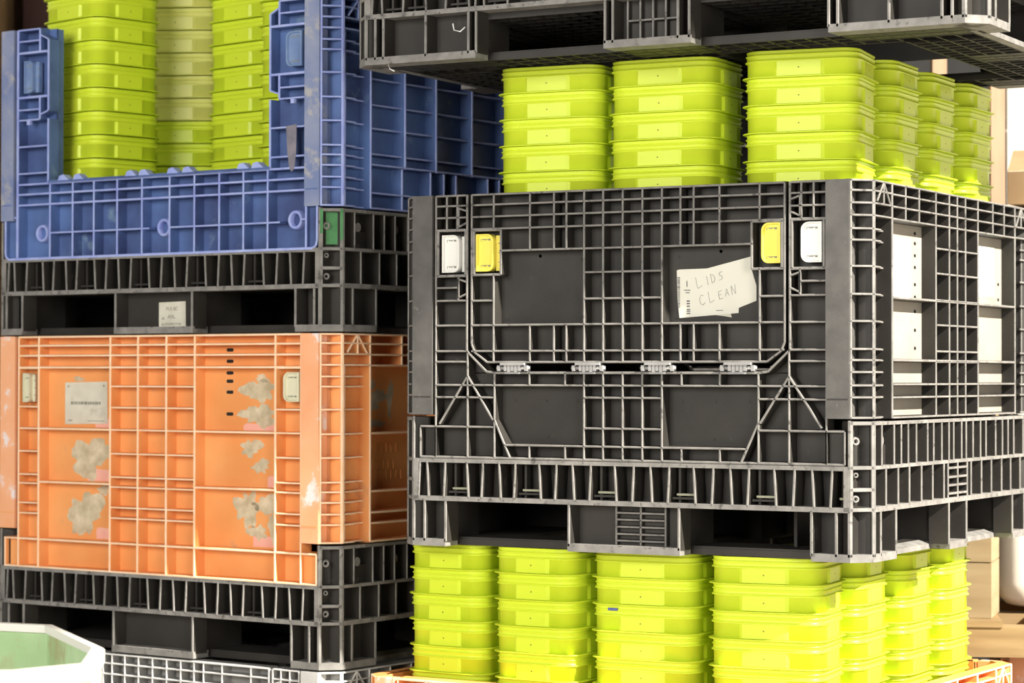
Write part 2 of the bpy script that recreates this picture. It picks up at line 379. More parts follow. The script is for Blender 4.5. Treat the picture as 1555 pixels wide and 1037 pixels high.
BASE_S = [-.5635, -.5385, -.4905, -.4245, -.3835, -.3335, -.2925, -.2225, -.1795, -.1315, -.0865, -.0185, .0275, .0755, .1205, .1875, .2335, .2805, .3235, .3905, .4365, .4835, .5275]
def base_mesh(F, c, ribs=None, lattice=False, wide=1.0):
    mb = MB(); W, D = F.W, F.D
    half = MB(); f = 'F'
    us = ribs if ribs else [c + s_ for s_ in BASE_S if -W < c + s_ < 0]
    for i, u in enumerate(us):
        lean = .0025 * (1 if i % 2 else -1)
        rib(half, F, f, u - lean, .655, u + lean, .746, t=.0058, wd=.052, draft=.003)
    fbox(half, F, f, -W, 0, .6485, .6585, .0005, .055, 1); fbox(half, F, f, -W, 0, .741, .7525, 0, .055, 1)
    fbox(half, F, f, -W, 0, .650, .752, .051, .056, 0)
    for i, u in enumerate(us[:-1]):                                    # slotted pockets in the wide cells
        g = us[i + 1] - u
        if .060 < g < .09:
            fbox(half, F, f, u + .018, u + .024, .66, .745, .02, .052, 0); fbox(half, F, f, u + .006, us[i + 1] - .006, .728, .733, .012, .052, 0)
    for u in (-.003, -W + .003): rib(half, F, f, u, .545, u, .655, t=.006, wd=.022); rib(half, F, f, u - .006 if u > -.1 else u + .006, .65, u - .006 if u > -.1 else u + .006, .75, t=.016, wd=.052)
    q = MB()                                                           # chamfer block
    for h in (.5515, .6515, .701, .746): rib(q, F, 'C', 0, h, CL, h, t=.009, wd=.04)
    V(q, F, 'C', [.004, CL - .004], .547, .751, t=.009, wd=.04)
    fbox(q, F, 'C', 0, CL, .547, .751, .030, .045, 0)
    for (h, r) in ((.592, .009), (.668, .006), (.722, .008)):          # little sockets
        ring = lambda rr, w: [F.P('C', .018 + rr * math.cos(t), h + rr * math.sin(t), w) for t in [kk * math.pi / 6 for kk in range(12)]]
        q.loft([ring(r * 1.3, .030), ring(r, .008), ring(r * .55, .008), ring(r * .5, .03)], 1)
    half.join(q); half.join(q.copy(lambda p: (-p.x, p.y, p.z)))
    # side
    s_ = 'R'; k = (D - 1.208) / 2
    up = [.047, .091, .169, .215, .261, .315, .391, .433, .490, .541, .575]; lo = [.047, .117, .195, .268, .349, .426, .505, .534]
    up += [D - b for b in up if b < D / 2 - .02]; lo += [D - b for b in lo]
    for i, b in enumerate(up): rib(half, F, s_, b, .55, b, .65, t=.005, wd=.05)
    for b in lo: rib(half, F, s_, b, .652, b, .745, t=.0055, wd=.05)
    rib(half, F, s_, D / 2, .652, D / 2, .745, t=.0055, wd=.05)
    for h in (.668, .690, .710, .730): rib(half, F, s_, .534, h, D - .534, h, t=.006, wd=.03)
    for b0, b1 in ((.091, .169), (.261, .315), (.433, .490), (D - .490, D - .433), (D - .315, D - .261), (D - .169, D - .091)):
        bb = (b0 + b1) / 2 - .012
        half.prism([(bb + .012 * math.cos(t), .592 + .012 * math.sin(t)) for t in [kk * math.pi / 6 for kk in range(12)]], .012, .05, F.fn(s_), 1)
        fbox(half, F, s_, bb - .014, b1, .602, .652, .022, .05, 0)
    fbox(half, F, s_, CH, D - CH, .5475, .5555, 0, .055, 1); fbox(half, F, s_, CH, D - CH, .6475, .6555, 0, .055, 1); fbox(half, F, s_, CH, D - CH, .7395, .7515, 0, .055, 1)
    fbox(half, F, s_, CH, D - CH, .549, .75, .048, .054, 0)
    mb.join(half); mb.join(half.copy(lambda p: (-p.x, -p.y, p.z)))
    x0, x1, y0, y1 = -W / 2 - CH + .05, W / 2 + CH - .05, -D / 2 + .05, D / 2 - .05
    mb.box(x0, x1, y0, y1, HT - .7515, HT - .735, 0)                   # deck
    # runners under the feet: thin plates carried on a lattice
    def runner(ax0, ax1, by0, by1):
        mb.box(ax0, ax1, by0, by1, .014, .020, 0)
        n = max(2, int(round((ax1 - ax0) / .045))); 
        for i in range(n + 1):
            xx = ax0 + (ax1 - ax0) * i / n; mb.box(xx - .0025, xx + .0025, by0, by1, .0, .015, 0)
        n = max(2, int(round((by1 - by0) / .045)))
        for i in range(n + 1):
            yy = by0 + (by1 - by0) * i / n; mb.box(ax0, ax1, yy - .0025, yy + .0025, .0, .015, 0)
    yb = D / 2 - .07; xb = W / 2 - .035
    runner(-xb, xb, -yb, -yb + .15); runner(-xb, xb, yb - .15, yb)
    for sx in (-1, 1):
        a = sorted((sx * xb, sx * (xb - .18))); runner(a[0], a[1], -yb + .15, yb - .15)
        # sloped lead-in on the outer side of each long runner
        P0, P1 = xb, xb + .028
        for sy in (1,):
            mb.box8([(sx * P0, -yb + .06, 0), (sx * P1, -yb + .06, 0), (sx * P1, yb - .06, 0), (sx * P0, yb - .06, 0),
                     (sx * P0, -yb + .06, .020), (sx * (P1 - .001), -yb + .06, .012), (sx * (P1 - .001), yb - .06, .012), (sx * P0, yb - .06, .020)], 1)
    runner(-.09, .09, -yb + .15, yb - .15)
    for sx in (-1, 1):  # inner webs and block added so the fork pockets stay dark
        for b0, b1 in ((.181, D / 2 - .06), (D / 2 + .06, D - .181)):
            xx = W / 2 - .20 if sx > 0 else -W / 2 + .01; mb.box(xx - .004, xx + .004, b0 - D / 2 - .02, b1 - D / 2 + .02, .016, HT - .745, 0)
    mb.box(-.14, .14, -.10, .10, .01, HT - .745, 0); mb.box(-W / 2 + .20, W / 2 - .20, .06, .068, .016, HT - .745, 0)
    if lattice:
        n = int((x1 - x0) / .048)
        for i in range(n + 1):
            xx = x0 + (x1 - x0) * i / n; mb.box(xx - .002, xx + .002, y0, y1, HT - .768, HT - .7505, 0)
        n = int((y1 - y0) / .048)
        for i in range(n + 1):
            yy = y0 + (y1 - y0) * i / n; mb.box(x0, x1, yy - .002, yy + .002, HT - .768, HT - .7505, 0)
    return mb

def foot_front(F, u0, u1, ribs, depth=.20, grille=None):
    mb = MB(); f = 'F'
    fbox(mb, F, f, u0 + .006, u1 - .006, .750, .863, .045, depth, 0)
    for u in ribs: rib(mb, F, f, u, .750, u, .852, t=.007, wd=.05, draft=.004)
    fbox(mb, F, f, u0, u1, .846, .864, 0, .06, 1)
    if grille:
        g0, g1 = grille[:2]
        cross = len(grille) > 2
        for h in ((.800,) if cross else (.770, .786, .803, .820, .836)): rib(mb, F, f, g0, h, g1, h, t=.005, wd=.045, w0=.03)
        for u in ([g0 + (g1 - g0) * i / 4 for i in range(5)] if cross else (g0, (g0 + g1) / 2, g1)): rib(mb, F, f, u, .752, u, .846, t=.005, wd=.045, w0=.03)
    return mb
def foot_corner(F, fr, sr):
    """front-right corner foot: fr = u of front ribs (first is the tunnel edge), sr = b of side ribs (last is the tunnel edge)"""
    mb = MB(); W, D = F.W, F.D
    mb.box(fr[0] + .006 + W / 2, CH - .045 + W / 2, .045 - D / 2, sr[-1] - .006 - D / 2, .001, HT - .750, 0)
    for u in fr: rib(mb, F, 'F', u, .750, u, .852, t=.007, wd=.05, draft=.004)
    for b in sr: rib(mb, F, 'R', b, .750, b, .852, t=.007, wd=.05, draft=.004)
    V(mb, F, 'C', [.003, CL - .003], .750, .852, t=.008, wd=.035)
    fbox(mb, F, 'C', 0, CL, .750, .862, .030, .05, 0)
    fbox(mb, F, 'F', fr[0], 0, .846, .864, 0, .06, 1); fbox(mb, F, 'R', CH, sr[-1], .846, .864, 0, .06, 1); fbox(mb, F, 'C', 0, CL, .846, .864, 0, .06, 1)
    return mb
def foot_side(F, b0, b1):
    mb = MB(); f = 'R'
    fbox(mb, F, f, b0 + .006, b1 - .006, .750, .863, .045, .22, 0)
    V(mb, F, f, [b0, b1], .750, .852, t=.007, wd=.05, draft=.004)
    fbox(mb, F, f, b0, b1, .846, .864, 0, .06, 1)
    return mb

ROT = lambda p: (-p.x, -p.y, p.z)
MIRX = lambda p: (-p.x, p.y, p.z)
def place_bin(name, org, yaw, W, D, label, cat='bulk bin', group=None):
    """org = where the front-right corner's rim stands, relative to the camera"""
    cs, sn = math.cos(yaw), math.sin(yaw)
    x = org[0] - cs * W / 2 + sn * D / 2; y = org[1] + sn * W / 2 + cs * D / 2
    e = empty(name, (x, y, CAM_Z + org[2] - HT), -yaw); tag(e, label, cat, group)
    return e
def pair(name, mesh, parent, label=None):
    a = link(name, mesh, parent, label); b = link(name, mesh, parent, label); b.rotation_euler = (0, 0, math.pi); return a, b

CACHE = {}
def cached(key, fn):
    if key not in CACHE: CACHE[key] = fn()
    return CACHE[key]

def make_bin(name, org, yaw, W, D, wall_pal, base_pal, front, side, label, group=None, lattice=False, base_ribs=None, feet=None, c=None, cap=.0575):
    F = Frame(W, D); c = -W / 2 + .003 if c is None else c
    root = place_bin(name, org, yaw, W, D, label, group=group)
    wp, bp = PAL[wall_pal], PAL[base_pal]
    k = (W, D, wall_pal, base_pal, front, side, lattice, c)
    base = link('base', cached(('base',) + k, lambda: base_mesh(F, c, base_ribs, lattice).mesh('base', bp)), root)
    fr = feet or dict(corner=[-.094, -.034, -.003], center=(-.720, -.423, [-.717, -.426], (-.605, -.475)))
    sr = [.047, .084, .181]
    fc = foot_corner(F, fr['corner'], sr)
    pair('foot', fc.mesh('foot', bp), base)
    pair('foot', fc.copy(MIRX).mesh('foot', bp), base)
    u0, u1, rr, gr = fr['center']
    pair('foot', foot_front(F, u0, u1, rr, grille=gr).mesh('foot', bp), base)
    pair('foot', foot_side(F, D / 2 - .064, D / 2 + .064).mesh('foot', bp), base)
    cp = corner_post(F, cap)
    pair('corner_post', cp.mesh('corner_post', wp), root)
    pair('corner_post', cp.copy(MIRX).mesh('corner_post', wp), root)
    door = None
    if front == 'door':
        pair('end_panel', front_door_panel(F, c).mesh('end_panel', wp), root)
        door, _ = pair('drop_door', drop_door(F, c).mesh('drop_door', wp), root)
    elif front == 'panel':
        pair('end_panel', orange_front(F, c).mesh('end_panel', wp), root)
    elif front == 'open':
        link('end_panel', blue_front(F, c).mesh('end_panel', wp), root)
        b = link('end_panel', orange_front(F, c).mesh('end_panel', wp), root); b.rotation_euler = (0, 0, math.pi)
    pair('side_panel', side_panel(F, side).mesh('side_panel', wp), root)
    return root, F, base, door

# ------------------------------------------------------------------ latches, hinges, labels
def rrect(u0, u1, h0, h1, r, seg=5, skip=()):
    pts = []
    for i, (cu, ch, a0) in enumerate(((u1 - r, h0 + r, -90), (u1 - r, h1 - r, 0), (u0 + r, h1 - r, 90), (u0 + r, h0 + r, 180))):
        if i in skip:
            pts.append(((u1 if i < 2 else u0), (h0 if i in (0, 3) else h1))); continue
        for j in range(seg + 1):
            t = math.radians(a0 + 90 * j / seg); pts.append((cu + r * math.cos(t), ch + r * math.sin(t)))
    return pts
def latch(F, u0, u1, h0, h1, mat, parent, lip=1, label=None):
    """finger latch: cupped handle plate with rounded lip on one side, hinge leaf on the other"""
    mb = MB(); w = u1 - u0; f = F.fn('F')
    if lip > 0: a0, a1, l0, l1, sk = u0, u0 + w * .72, u0 + w * .72, u1, (2, 3)
    else: a0, a1, l0, l1, sk = u0 + w * .0, u1, 0, 0, (0, 1)
    outer = rrect(a0, a1, h0, h1, min(.018, (a1 - a0) * .4), skip=sk)
    ca, chh = (a0 + a1) / 2, (h0 + h1) / 2
    sh = lambda k: [(ca + (u - ca) * k[0], chh + (h - chh) * k[1]) for u, h in outer]
    lp = lambda poly, ww: [f(u, h, ww) for u, h in poly]
    mb.loft([lp(outer, .030), lp(outer, .006), lp(sh((.97, .985)), .003), lp(sh((.80, .92)), .003), lp(sh((.74, .89)), .009)], 0, True, True, smooth=False)
    if lip > 0:
        mb.box8([f(l0, h0 + .004, .016), f(l1, h0 + .004, .016), f(l1, h1 - .002, .016), f(l0, h1 - .002, .016), f(l0, h0 + .004, .03), f(l1, h0 + .004, .03), f(l1, h1 - .002, .03), f(l0, h1 - .002, .03)], 0)
        for i in range(1, 4):
            hh = h0 + (h1 - h0) * i / 4
            mb.box8([f(l0 + .006, hh - .001, .0155), f(l1, hh - .001, .0155), f(l1, hh + .001, .0155), f(l0 + .006, hh + .001, .0155), f(l0 + .006, hh - .001, .018), f(l1, hh - .001, .018), f(l1, hh + .001, .018), f(l0 + .006, hh + .001, .018)], 1)
    for hh in (h0 + .012, h1 - .016):                                   # embossed slots
        b0, b1 = ca - (a1 - a0) * .26, ca + (a1 - a0) * .26
        for (q0, q1, g0, g1) in ((b0, b1, hh, hh + .001), (b0, b0 + .001, hh, hh + .006), (b1 - .006, b1, hh, hh + .004), (b0 + .006, b1 - .01, hh + .0015, hh + .003)):
            mb.box8([f(q0, g0, .0082), f(q1, g0, .0082), f(q1, g1, .0082), f(q0, g1, .0082), f(q0, g0, .0092), f(q1, g0, .0092), f(q1, g1, .0092), f(q0, g1, .0092)], 1)
    return mb.build('latch', [mat, INKY], parent, label)
def hinge(F, u0, u1, parent):
    mb = MB(); h0, h1 = .4155, .4365; n = 9; st = (u1 - u0) / n
    for i in range(n):
        a = u0 + i * st
        if i in (1, 7): continue
        top = .4155 if i not in (0, 8) else .420
        fbox(mb, F, 'F', a + .0008, a + st - .0008, top, .4335 if i % 2 == 0 else .4365, -.006, .012, 0)
    fbox(mb, F, 'F', u0 + st, u1 - st, .4135, .4195, -.007, .010, 0)
    fbox(mb, F, 'F', u0 + st * 2.2, u1 - st * 2.2, .4355, .4405, -.004, .010, 0)
    mb.tube([F.P('F', u0 - .003, .4265, .001), F.P('F', u1 + .003, .4265, .001)], .0042, 0)
    return mb.build('hinge', HINGE, parent)
def sheet(F, face, poly, w, t, name, mat, parent, label=None, wobble=0):
    mb = MB(); mb.prism(poly, w - t, w, F.fn(face), 0)
    return mb.build(name, mat, parent, label)
def blob(cu, ch, ru, rh, n=26, jag=.28, seed=1):
    rnd = random.Random(seed); ph = [rnd.uniform(0, 6.3) for _ in range(4)]
    pts = []
    for i in range(n):
        t = 2 * math.pi * i / n
        k = 1 + jag * (.5 * math.sin(2 * t + ph[0]) + .5 * math.sin(3 * t + ph[1]) + .5 * math.sin(7 * t + ph[2])) + rnd.uniform(-jag, jag) * .45
        pts.append((cu + ru * k * math.cos(t), ch + rh * k * math.sin(t)))
    return pts
def strokes(F, face, lines, w, r, name, mat, parent, label=None):
    mb = MB()
    for ln in lines:
        for (p, q) in zip(ln[:-1], ln[1:]):
            d = Vector((q[0] - p[0], q[1] - p[1])); L = d.length
            if L < 1e-6: continue
            n = Vector((-d.y, d.x)) / L * r; e = d / L * r * .5
            mb.prism([(p[0] + n.x - e.x, p[1] + n.y - e.y), (q[0] + n.x + e.x, q[1] + n.y + e.y), (q[0] - n.x + e.x, q[1] - n.y + e.y), (p[0] - n.x - e.x, p[1] - n.y - e.y)], w - .0004, w, F.fn(face), 0)
    return mb.build(name, mat, parent, label)
def bars(F, face, rects, w, name, mat, parent):
    mb = MB()
    for (a, b, c_, d) in rects: fbox(mb, F, face, a, b, c_, d, w - .0004, w, 0)
    return mb.build(name, mat, parent)

# ================================================================== THE STACKS
YAW_R, YAW_L = .5159, .6165
A_ORG = (.7591, 5.5052, .4469)
O_ORG = (-.4933, 6.2837, .1115)
U_ORG = (-.4933, 6.2837, .9790)

# ---- black bin with the drop door (right stack, middle)
blk, FA, blk_base, blk_door = make_bin('bulk_bin', A_ORG, YAW_R, 1.155, 1.208, 'black', 'black', 'door', 'placard',
    'black collapsible bulk bin with yellow and white latches and a handwritten LIDS CLEAN note', c=-.5735)
cA = -.5735
latch(FA, -1.074, -1.004, .099, .192, WHITE, blk, 1, 'white finger latch left of the drop door')
latch(FA, -.977, -.907, .099, .191, YELLOW, blk_door, 1, 'yellow finger latch at the left edge of the drop door')
latch(FA, -.219, -.170, .093, .187, YELLOW, blk_door, -1, 'yellow finger latch at the right edge of the drop door')
latch(FA, -.121, -.069, .094, .187, WHITE, blk, -1, 'white finger latch right of the drop door')
for (a, b) in ((-.912, -.827), (-.706, -.622), (-.522, -.437), (-.318, -.231)): hinge(FA, a, b, blk)
for s0, s1 in ((-.4905, -.4245), (-.2925, -.2225), (-.0865, -.0185), (.1205, .1875), (.3235, .3905), (.5275, .563)):
    mb = MB(); fbox(mb, FA, 'F', cA + s0 + .014, cA + s1 - .006, .7195, .7245, .018, .026)
    mb.build('slot_bar', BAR, blk_base, 'pale green bar in a slot of the black base')
W_P = .0345
paper = sheet(FA, 'F', [(-.447, .197), (-.440, .195), (-.369, .194), (-.2585, .169), (-.255, .200), (-.2435, .236), (-.2435, .271), (-.288, .287), (-.2885, .299), (-.440, .309), (-.4455, .262)], W_P, .0009, 'paper_note', PAPER, blk, 'cream paper note taped inside the recess')
sheet(FA, 'F', [(-.375, .300), (-.310, .296), (-.306, .309), (-.33, .305)], W_P + .0004, .0006, 'torn_corner', PAPER2, paper)
def letter_map(pts, ou, oh, su, sh, ang):
    c_, s_ = math.cos(ang), math.sin(ang)
    return [(ou + (x * su) * c_ + (y * sh) * s_, oh - (x * su) * s_ + (y * sh) * c_) for x, y in pts]
GL = {'L': [[(0, 0), (.05, .95), (.15, 1), (.7, .8)]], 'I': [[(.3, 0), (.35, 1)]], 'D': [[(.15, .05), (.2, 1)], [(.05, 0), (.5, .1), (.8, .5), (.6, .9), (.2, 1)]],
      'S': [[(.9, .0), (.35, .12), (.4, .4), (.8, .55), (.8, .85), (.2, 1)]], 'C': [[(.75, .1), (.4, 0), (.1, .35), (.15, .8), (.5, 1), (.85, .8)]],
      'E': [[(.7, .05), (.15, .1), (.1, .5), (.55, .45)], [(.1, .5), (.15, .95), (.75, .9)]], 'A': [[(0, 1), (.4, 0), (.75, 1)], [(.1, .65), (.65, .6)]],
      'N': [[(.1, 1), (.1, 0), (.7, .95), (.75, -.05)]]}
lines = []
for ch, ou, oh, sz in (('L', -.398, .215, .026), ('I', -.374, .213, .020), ('D', -.362, .208, .021), ('S', -.343, .204, .019),
                       ('C', -.391, .257, .024), ('L', -.366, .249, .026), ('E', -.342, .247, .021), ('A', -.324, .243, .017), ('N', -.309, .236, .021)):
    for st in GL[ch]: lines.append(letter_map(st, ou, oh, sz * .72, sz, .16))
strokes(FA, 'F', lines, W_P - .0010, .00065, 'handwriting', INK, paper, 'pencilled words LIDS CLEAN')
rb = random.Random(5); rects = []
h = .213
while h < .285:
    t = rb.choice([.0008, .0012, .002]); rects.append((-.4455, -.4385, h, h + t)); h += t + rb.choice([.0008, .0014])
for h in (.288, .292, .297): rects.append((-.421, -.412, h, h + .0025))
for h in (.268, .274, .280): rects.append((-.421, -.413, h, h + .003))
barcode = [q for q in rects if q[0] < -.43]; rects = [q for q in rects if q[0] > -.43]
bars(FA, 'F', barcode, W_P - .0010, 'print', INKD, paper)
bars(FA, 'F', rects, W_P - .0010, 'print', INKD, paper); rects = []
rects += [(-.4215, -.4195, .222, .236), (-.428, -.412, .243, .245), (-.424, -.414, .249, .251), (-.345, -.327, .2915, .293)]
for q in rects: bars(FA, 'F', [q], W_P - .0010, 'print', INKD, paper)
# sheets standing in the recesses of the right-hand side
for (b0, b1, nm) in ((.160, .447, 0), (.760, 1.048, 1)):
    sheet(FA, 'R', [(b0, .086), (b1, .086), (b1, .538), (b0, .538)], .0378, .0012, 'backing_sheet', CREAM, blk, 'cream sheet lining the side recess')
for (b, hs) in ((.400, (.104, .128, .157, .185, .226, .256, .290, .335, .378)), (1.02, (.205, .245))):
    for h in hs:
        mb = MB(); mb.prism([(b + .0075 * math.cos(t), h + .0045 * math.sin(t)) for t in [k * math.pi / 4 for k in range(8)]], .0362, .0368, FA.fn('R'), 0)
        mb.build('punched_hole', DARK, blk, 'small black punched hole')
sheet(FA, 'R', [(.18, .118), (.37, .118), (.37, .258), (.18, .258)], .0364, .0008, 'document_pouch', WHITEP, blk, 'clear document pouch with white paper')
lab = sheet(FA, 'R', [(.775, .112), (.985, .112), (.985, .240), (.775, .240)], .0364, .0008, 'shipping_label', WHITEP, blk, 'white shipping label with a pale green edge')
sheet(FA, 'R', [(.945, .112), (.985, .112), (.985, .240), (.945, .240)], .0354, .0004, 'green_print', GREENP, lab)

# ---- orange bin (left stack, middle)
org, FO, org_base, _ = make_bin('bulk_bin', O_ORG, YAW_L, 1.174, 1.208, 'orange', 'black', 'panel', 'label',
    'orange collapsible bulk bin on a black base under the blue bin', c=-.5835, cap=.060,
    feet=dict(corner=[-.094, -.034, -.003], center=(-.734, -.434, [-.730, -.438], None)))
latch(FO, -1.090, -1.052, .104, .186, CREAMH, org, 1, 'aged cream finger latch')
latch(FO, -.126, -.072, .101, .178, CREAMH, org, -1, 'aged cream finger latch')
for u, hs in ((-.770, (.045, .074, .104, .125, .155, .214)), (-.338, (.042, .072, .103, .125, .154, .212))):
    for h in hs:
        mb = MB(); mb.prism(rrect(u - .012, u + .012, h - .0045, h + .0045, .004, 3), .0352, .0362, FO.fn('F'), 0)
        mb.build('punched_hole', DARK, org, 'black punched slot')
lab = sheet(FO, 'F', [(-.953, .130), (-.79, .127), (-.788, .243), (-.953, .247)], .0358, .0008, 'paper_label', PAPER2, org, 'large cream paper label with a line of faint print')
rects = []; u = -.93
for wd in (.008, .004, .006, .003, .004, .010, .012, .005, .006, .006, .004, .007, .006):
    rects.append((u, u + wd, .183, .191)); u += wd + .0028
rects += [(-.865, -.800, .2355, .237), (-.942, -.938, .138, .144), (-.94, -.925, .234, .237), (-.805, -.80, .136, .142)]
bars(FO, 'F', rects[:13], .0348, 'print', INKY, lab)
for q in rects[13:]: bars(FO, 'F', [q], .0348, 'print', INKY, lab)
for i, (cu, ch_, ru, rh) in enumerate(((-.855, .335, .075, .050), (-.875, .492, .062, .058), (-.80, .425, .022, .016), (-.235, .150, .048, .032), (-.235, .215, .055, .030), (-.225, .118, .022, .010),
        (-.262, .300, .032, .024), (-.228, .348, .026, .017), (-.275, .462, .035, .050), (-.21, .450, .045, .022), (-.19, .505, .012, .034), (-.24, .522, .03, .02), (-.90, .12, .02, .006))):
    sheet(FO, 'F', blob(cu, ch_, ru, rh, 34, .34, 10 + i), .0360, .0004, 'label_residue', RESID, org, 'torn grey residue of an old label')
for i, (a, b, c_, d) in enumerate(((-.865, -.760, .368, .402), (-.835, -.755, .228, .254), (-.29, -.160, .236, .255), (-.205, -.160, .372, .403), (-.83, -.752, .530, .562), (-.255, -.160, .530, .560))):
    sheet(FO, 'F', [(a, c_ + .006), (a + .01, c_), (b, c_ + .004), (b, d), (a, d)], .0361, .0003, 'tape_scrap', TAPE, org, 'pinkish scrap of clear tape')
for i, (b, h, rb_, rh) in enumerate(((.205, .135, .018, .012), (.235, .165, .03, .02), (.21, .19, .03, .012), (.215, .235, .05, .010), (.285, .17, .012, .05))):
    sheet(FO, 'R', blob(b, h, rb_, rh, 26, .3, 40 + i), .0380, .0004, 'label_residue', RESID, org, 'torn grey residue of an old label')
EMB = []
for (bb, hh, n) in ((.185, .300, 7), (.195, .345, 6), (.185, .372, 8)):
    for i in range(n):
        EMB.append((bb + i * .021, bb + i * .021 + .004, hh - .012, hh + .012)); EMB.append((bb + i * .021, bb + i * .021 + .013, hh + .008, hh + .012)); EMB.append((bb + i * .021, bb + i * .021 + .012, hh - .012, hh - .008))
mb = MB()
for (a, b, c_, d) in EMB: fbox(mb, FO, 'R', a, b, c_, d, .0362, .0384, 0)
mb.build('lettering', [PAL['orange'][0]], org)

# ---- blue bin (left stack, top)
blu, FU, blu_base, _ = make_bin('bulk_bin', U_ORG, YAW_L, 1.174, 1.208, 'blue', 'black', 'open', 'deep',
    'weathered blue bulk bin with its front gate removed, full of lime tubs', c=-.5835, cap=.050,
    feet=dict(corner=[-.083, -.020, -.003], center=(-.731, -.440, [-.727, -.444], None)))
latch(FU, -1.090, -1.042, .090, .182, LBLUE, blu, 1, 'light blue finger latch')
latch(FU, -.120, -.066, .084, .176, LBLUE, blu, -1, 'light blue finger latch')
sheet(FU, 'F', [(-.114, .331), (-.078, .327), (-.080, .40), (-.085, .436), (-.090, .447), (-.097, .449), (-.103, .437), (-.109, .40)], -.0006, .0006, 'tape_strip', plastic('pale_tape', (.17, .165, .21), (.27, .25, .29), .3, 30, bump=.02), blu, 'loose strip of pinkish grey tape on the right post')
lab = sheet(FU, 'F', [(-.604, .779), (-.506, .777), (-.505, .851), (-.51, .858), (-.604, .858)], .0444, .0008, 'paper_label', PAPER2, blu_base, 'pale sticker with three short lines of print on the middle foot')
def text(F, s, u, h, size, w, parent, mat):
    cu = bpy.data.curves.new('lettering', 'FONT'); cu.body = s; cu.size = size; cu.align_x = 'CENTER'; cu.align_y = 'CENTER'; cu.extrude = .0002
    tmp = bpy.data.objects.new('tmp', cu); COL.objects.link(tmp); bpy.context.view_layer.update()
    me = bpy.data.meshes.new_from_object(tmp.evaluated_get(bpy.context.evaluated_depsgraph_get())); bpy.data.objects.remove(tmp)
    me.materials.clear(); me.materials.append(mat); o = link('lettering', me, parent); o.location = F.P('F', u, h, w); o.rotation_euler = (math.pi / 2, 0, 0); return o
text(FU, 'PLA', -.566, .797, .0135, .0433, lab, INKY); text(FU, 'BC', -.542, .797, .0135, .0433, lab, INKY); text(FU, 'ADL.', -.557, .8185, .0135, .0433, lab, INKY); text(FU, 'AUTOMOTIVE', -.558, .839, .0115, .0433, lab, INKY); text(FU, 'at', -.588, .822, .012, .0433, lab, INKY)
mb = MB()
fbox(mb, FU, 'C', .006, CL - .006, .556, .640, .0150, .0170, 0); fbox(mb, FU, 'C', .0005, .0080, .550, .612, -.0006, .010, 0); fbox(mb, FU, 'C', CL - .008, CL - .0005, .550, .628, -.0006, .010, 0)
mb.build('green_worn_patch', GREENW, blu_base, 'worn green paint on the black corner below the blue wall')

# ---- grey bin at the foot of the left stack
make_bin('bulk_bin', (-.4933, 6.2837, -.7575), YAW_L, 1.174, 1.208, 'grey', 'black', 'door', 'placard', 'light grey bulk bin at the foot of the left stack, only its rim showing', c=-.5835)
# ---- orange bin at the foot of the right stack
E_ORG = (.694, 5.524, -.752)
make_bin('bulk_bin', E_ORG, .55, 1.215, 1.165, 'orange', 'black', 'panel', 'label', 'orange bulk bin at the foot of the right stack, lime tubs rising above its rim', c=-.6075)
# ---- larger bin on top of the right stack
TR = [-1.499, -1.473, -1.41, -1.349, -1.290, -1.229, -1.208, -1.188, -1.120, -1.030, -.941, -.867, -.844, -.75, -.678, -.656, -.57, -.48, -.39, -.312, -.291, -.23, -.172, -.11, -.052, -.029]
make_bin('bulk_bin', (.9681, 5.236, .7587 + HT), math.radians(29.06), 1.52, 1.208, 'black', 'black', 'panel', 'label',
    'large black bulk bin on top of the right stack, seen from below', lattice=True, base_ribs=TR,
    feet=dict(corner=[-.312, -.291, -.172, -.052, -.029, -.004], center=(-.867, -.646, [-.864, -.844, -.678, -.650], (-.820, -.690, 'cross'))))

# shreds of torn film caught on the big bin's feet
TB = [o for o in bpy.data.objects if o.get('label', '').startswith('large black')][0]
FT = Frame(1.52, 1.208)
for (u, h, pts) in ((-1.235, .790, ((0, 0), (-.012, .010), (-.028, .006), (-.030, -.010))), (-.155, .765, ((0, 0), (.02, .012), (.03, .004), (.05, -.006))), (-1.45, .866, ((0, 0), (.006, .012), (.02, .018)))):
    mb = MB(); mb.tube([FT.P('F', u + a, h + b, -.004 - .002 * i) for i, (a, b) in enumerate(pts)], .0016, 0, 5); mb.build('torn_film', WHITEP, TB, 'shred of torn white film')

# ================================================================== LIME TUBS
TL, TW, TR_ = .290, .250, .055
PITCH = .0645
def tub_loop(o, z, L=TL - .024, W=TW - .024, r=TR_ - .012, seg=6):
    pts = []
    for (sx, sy, a0) in ((1, -1, -90), (1, 1, 0), (-1, 1, 90), (-1, -1, 180)):
        cx, cy = sx * (L / 2 - r), sy * (W / 2 - r)
        for j in range(seg + 1):
            t = math.radians(a0 + 90 * j / seg); pts.append(Vector((cx + (r + o) * math.cos(t), cy + (r + o) * math.sin(t), z)))
    return pts
body = MB()
prof = [(-.0025, .003), (0, .0030), (0, .0375), (.0052, .0385), (.0058, .0400), (.0050, .0412), (.0022, .0425), (.0015, .0515), (.0046, .0526), (.0048, .0540), (.0012, .0552), (.0016, .0600), (.0030, .0628), (.0022, .0643), (-.003, .0645), (-.010, .0640), (-.012, .0610)]
body.loft([tub_loop(o, z) for o, z in prof], 0, False, True)
for s in (-1, 1): pass
rim = MB()
rim.loft([tub_loop(o, z) for o, z in ((-.003, .0002), (.0095, .0000), (.0120, .0008), (.0122, .0022), (.0105, .0032), (-.003, .0034))], 0, False, False)
rim.add(tub_loop(-.003, .0002) + tub_loop(-.003, .0034), [(i, (i + 1) % 28, 28 + (i + 1) % 28, 28 + i) for i in range(28)], 0, True)
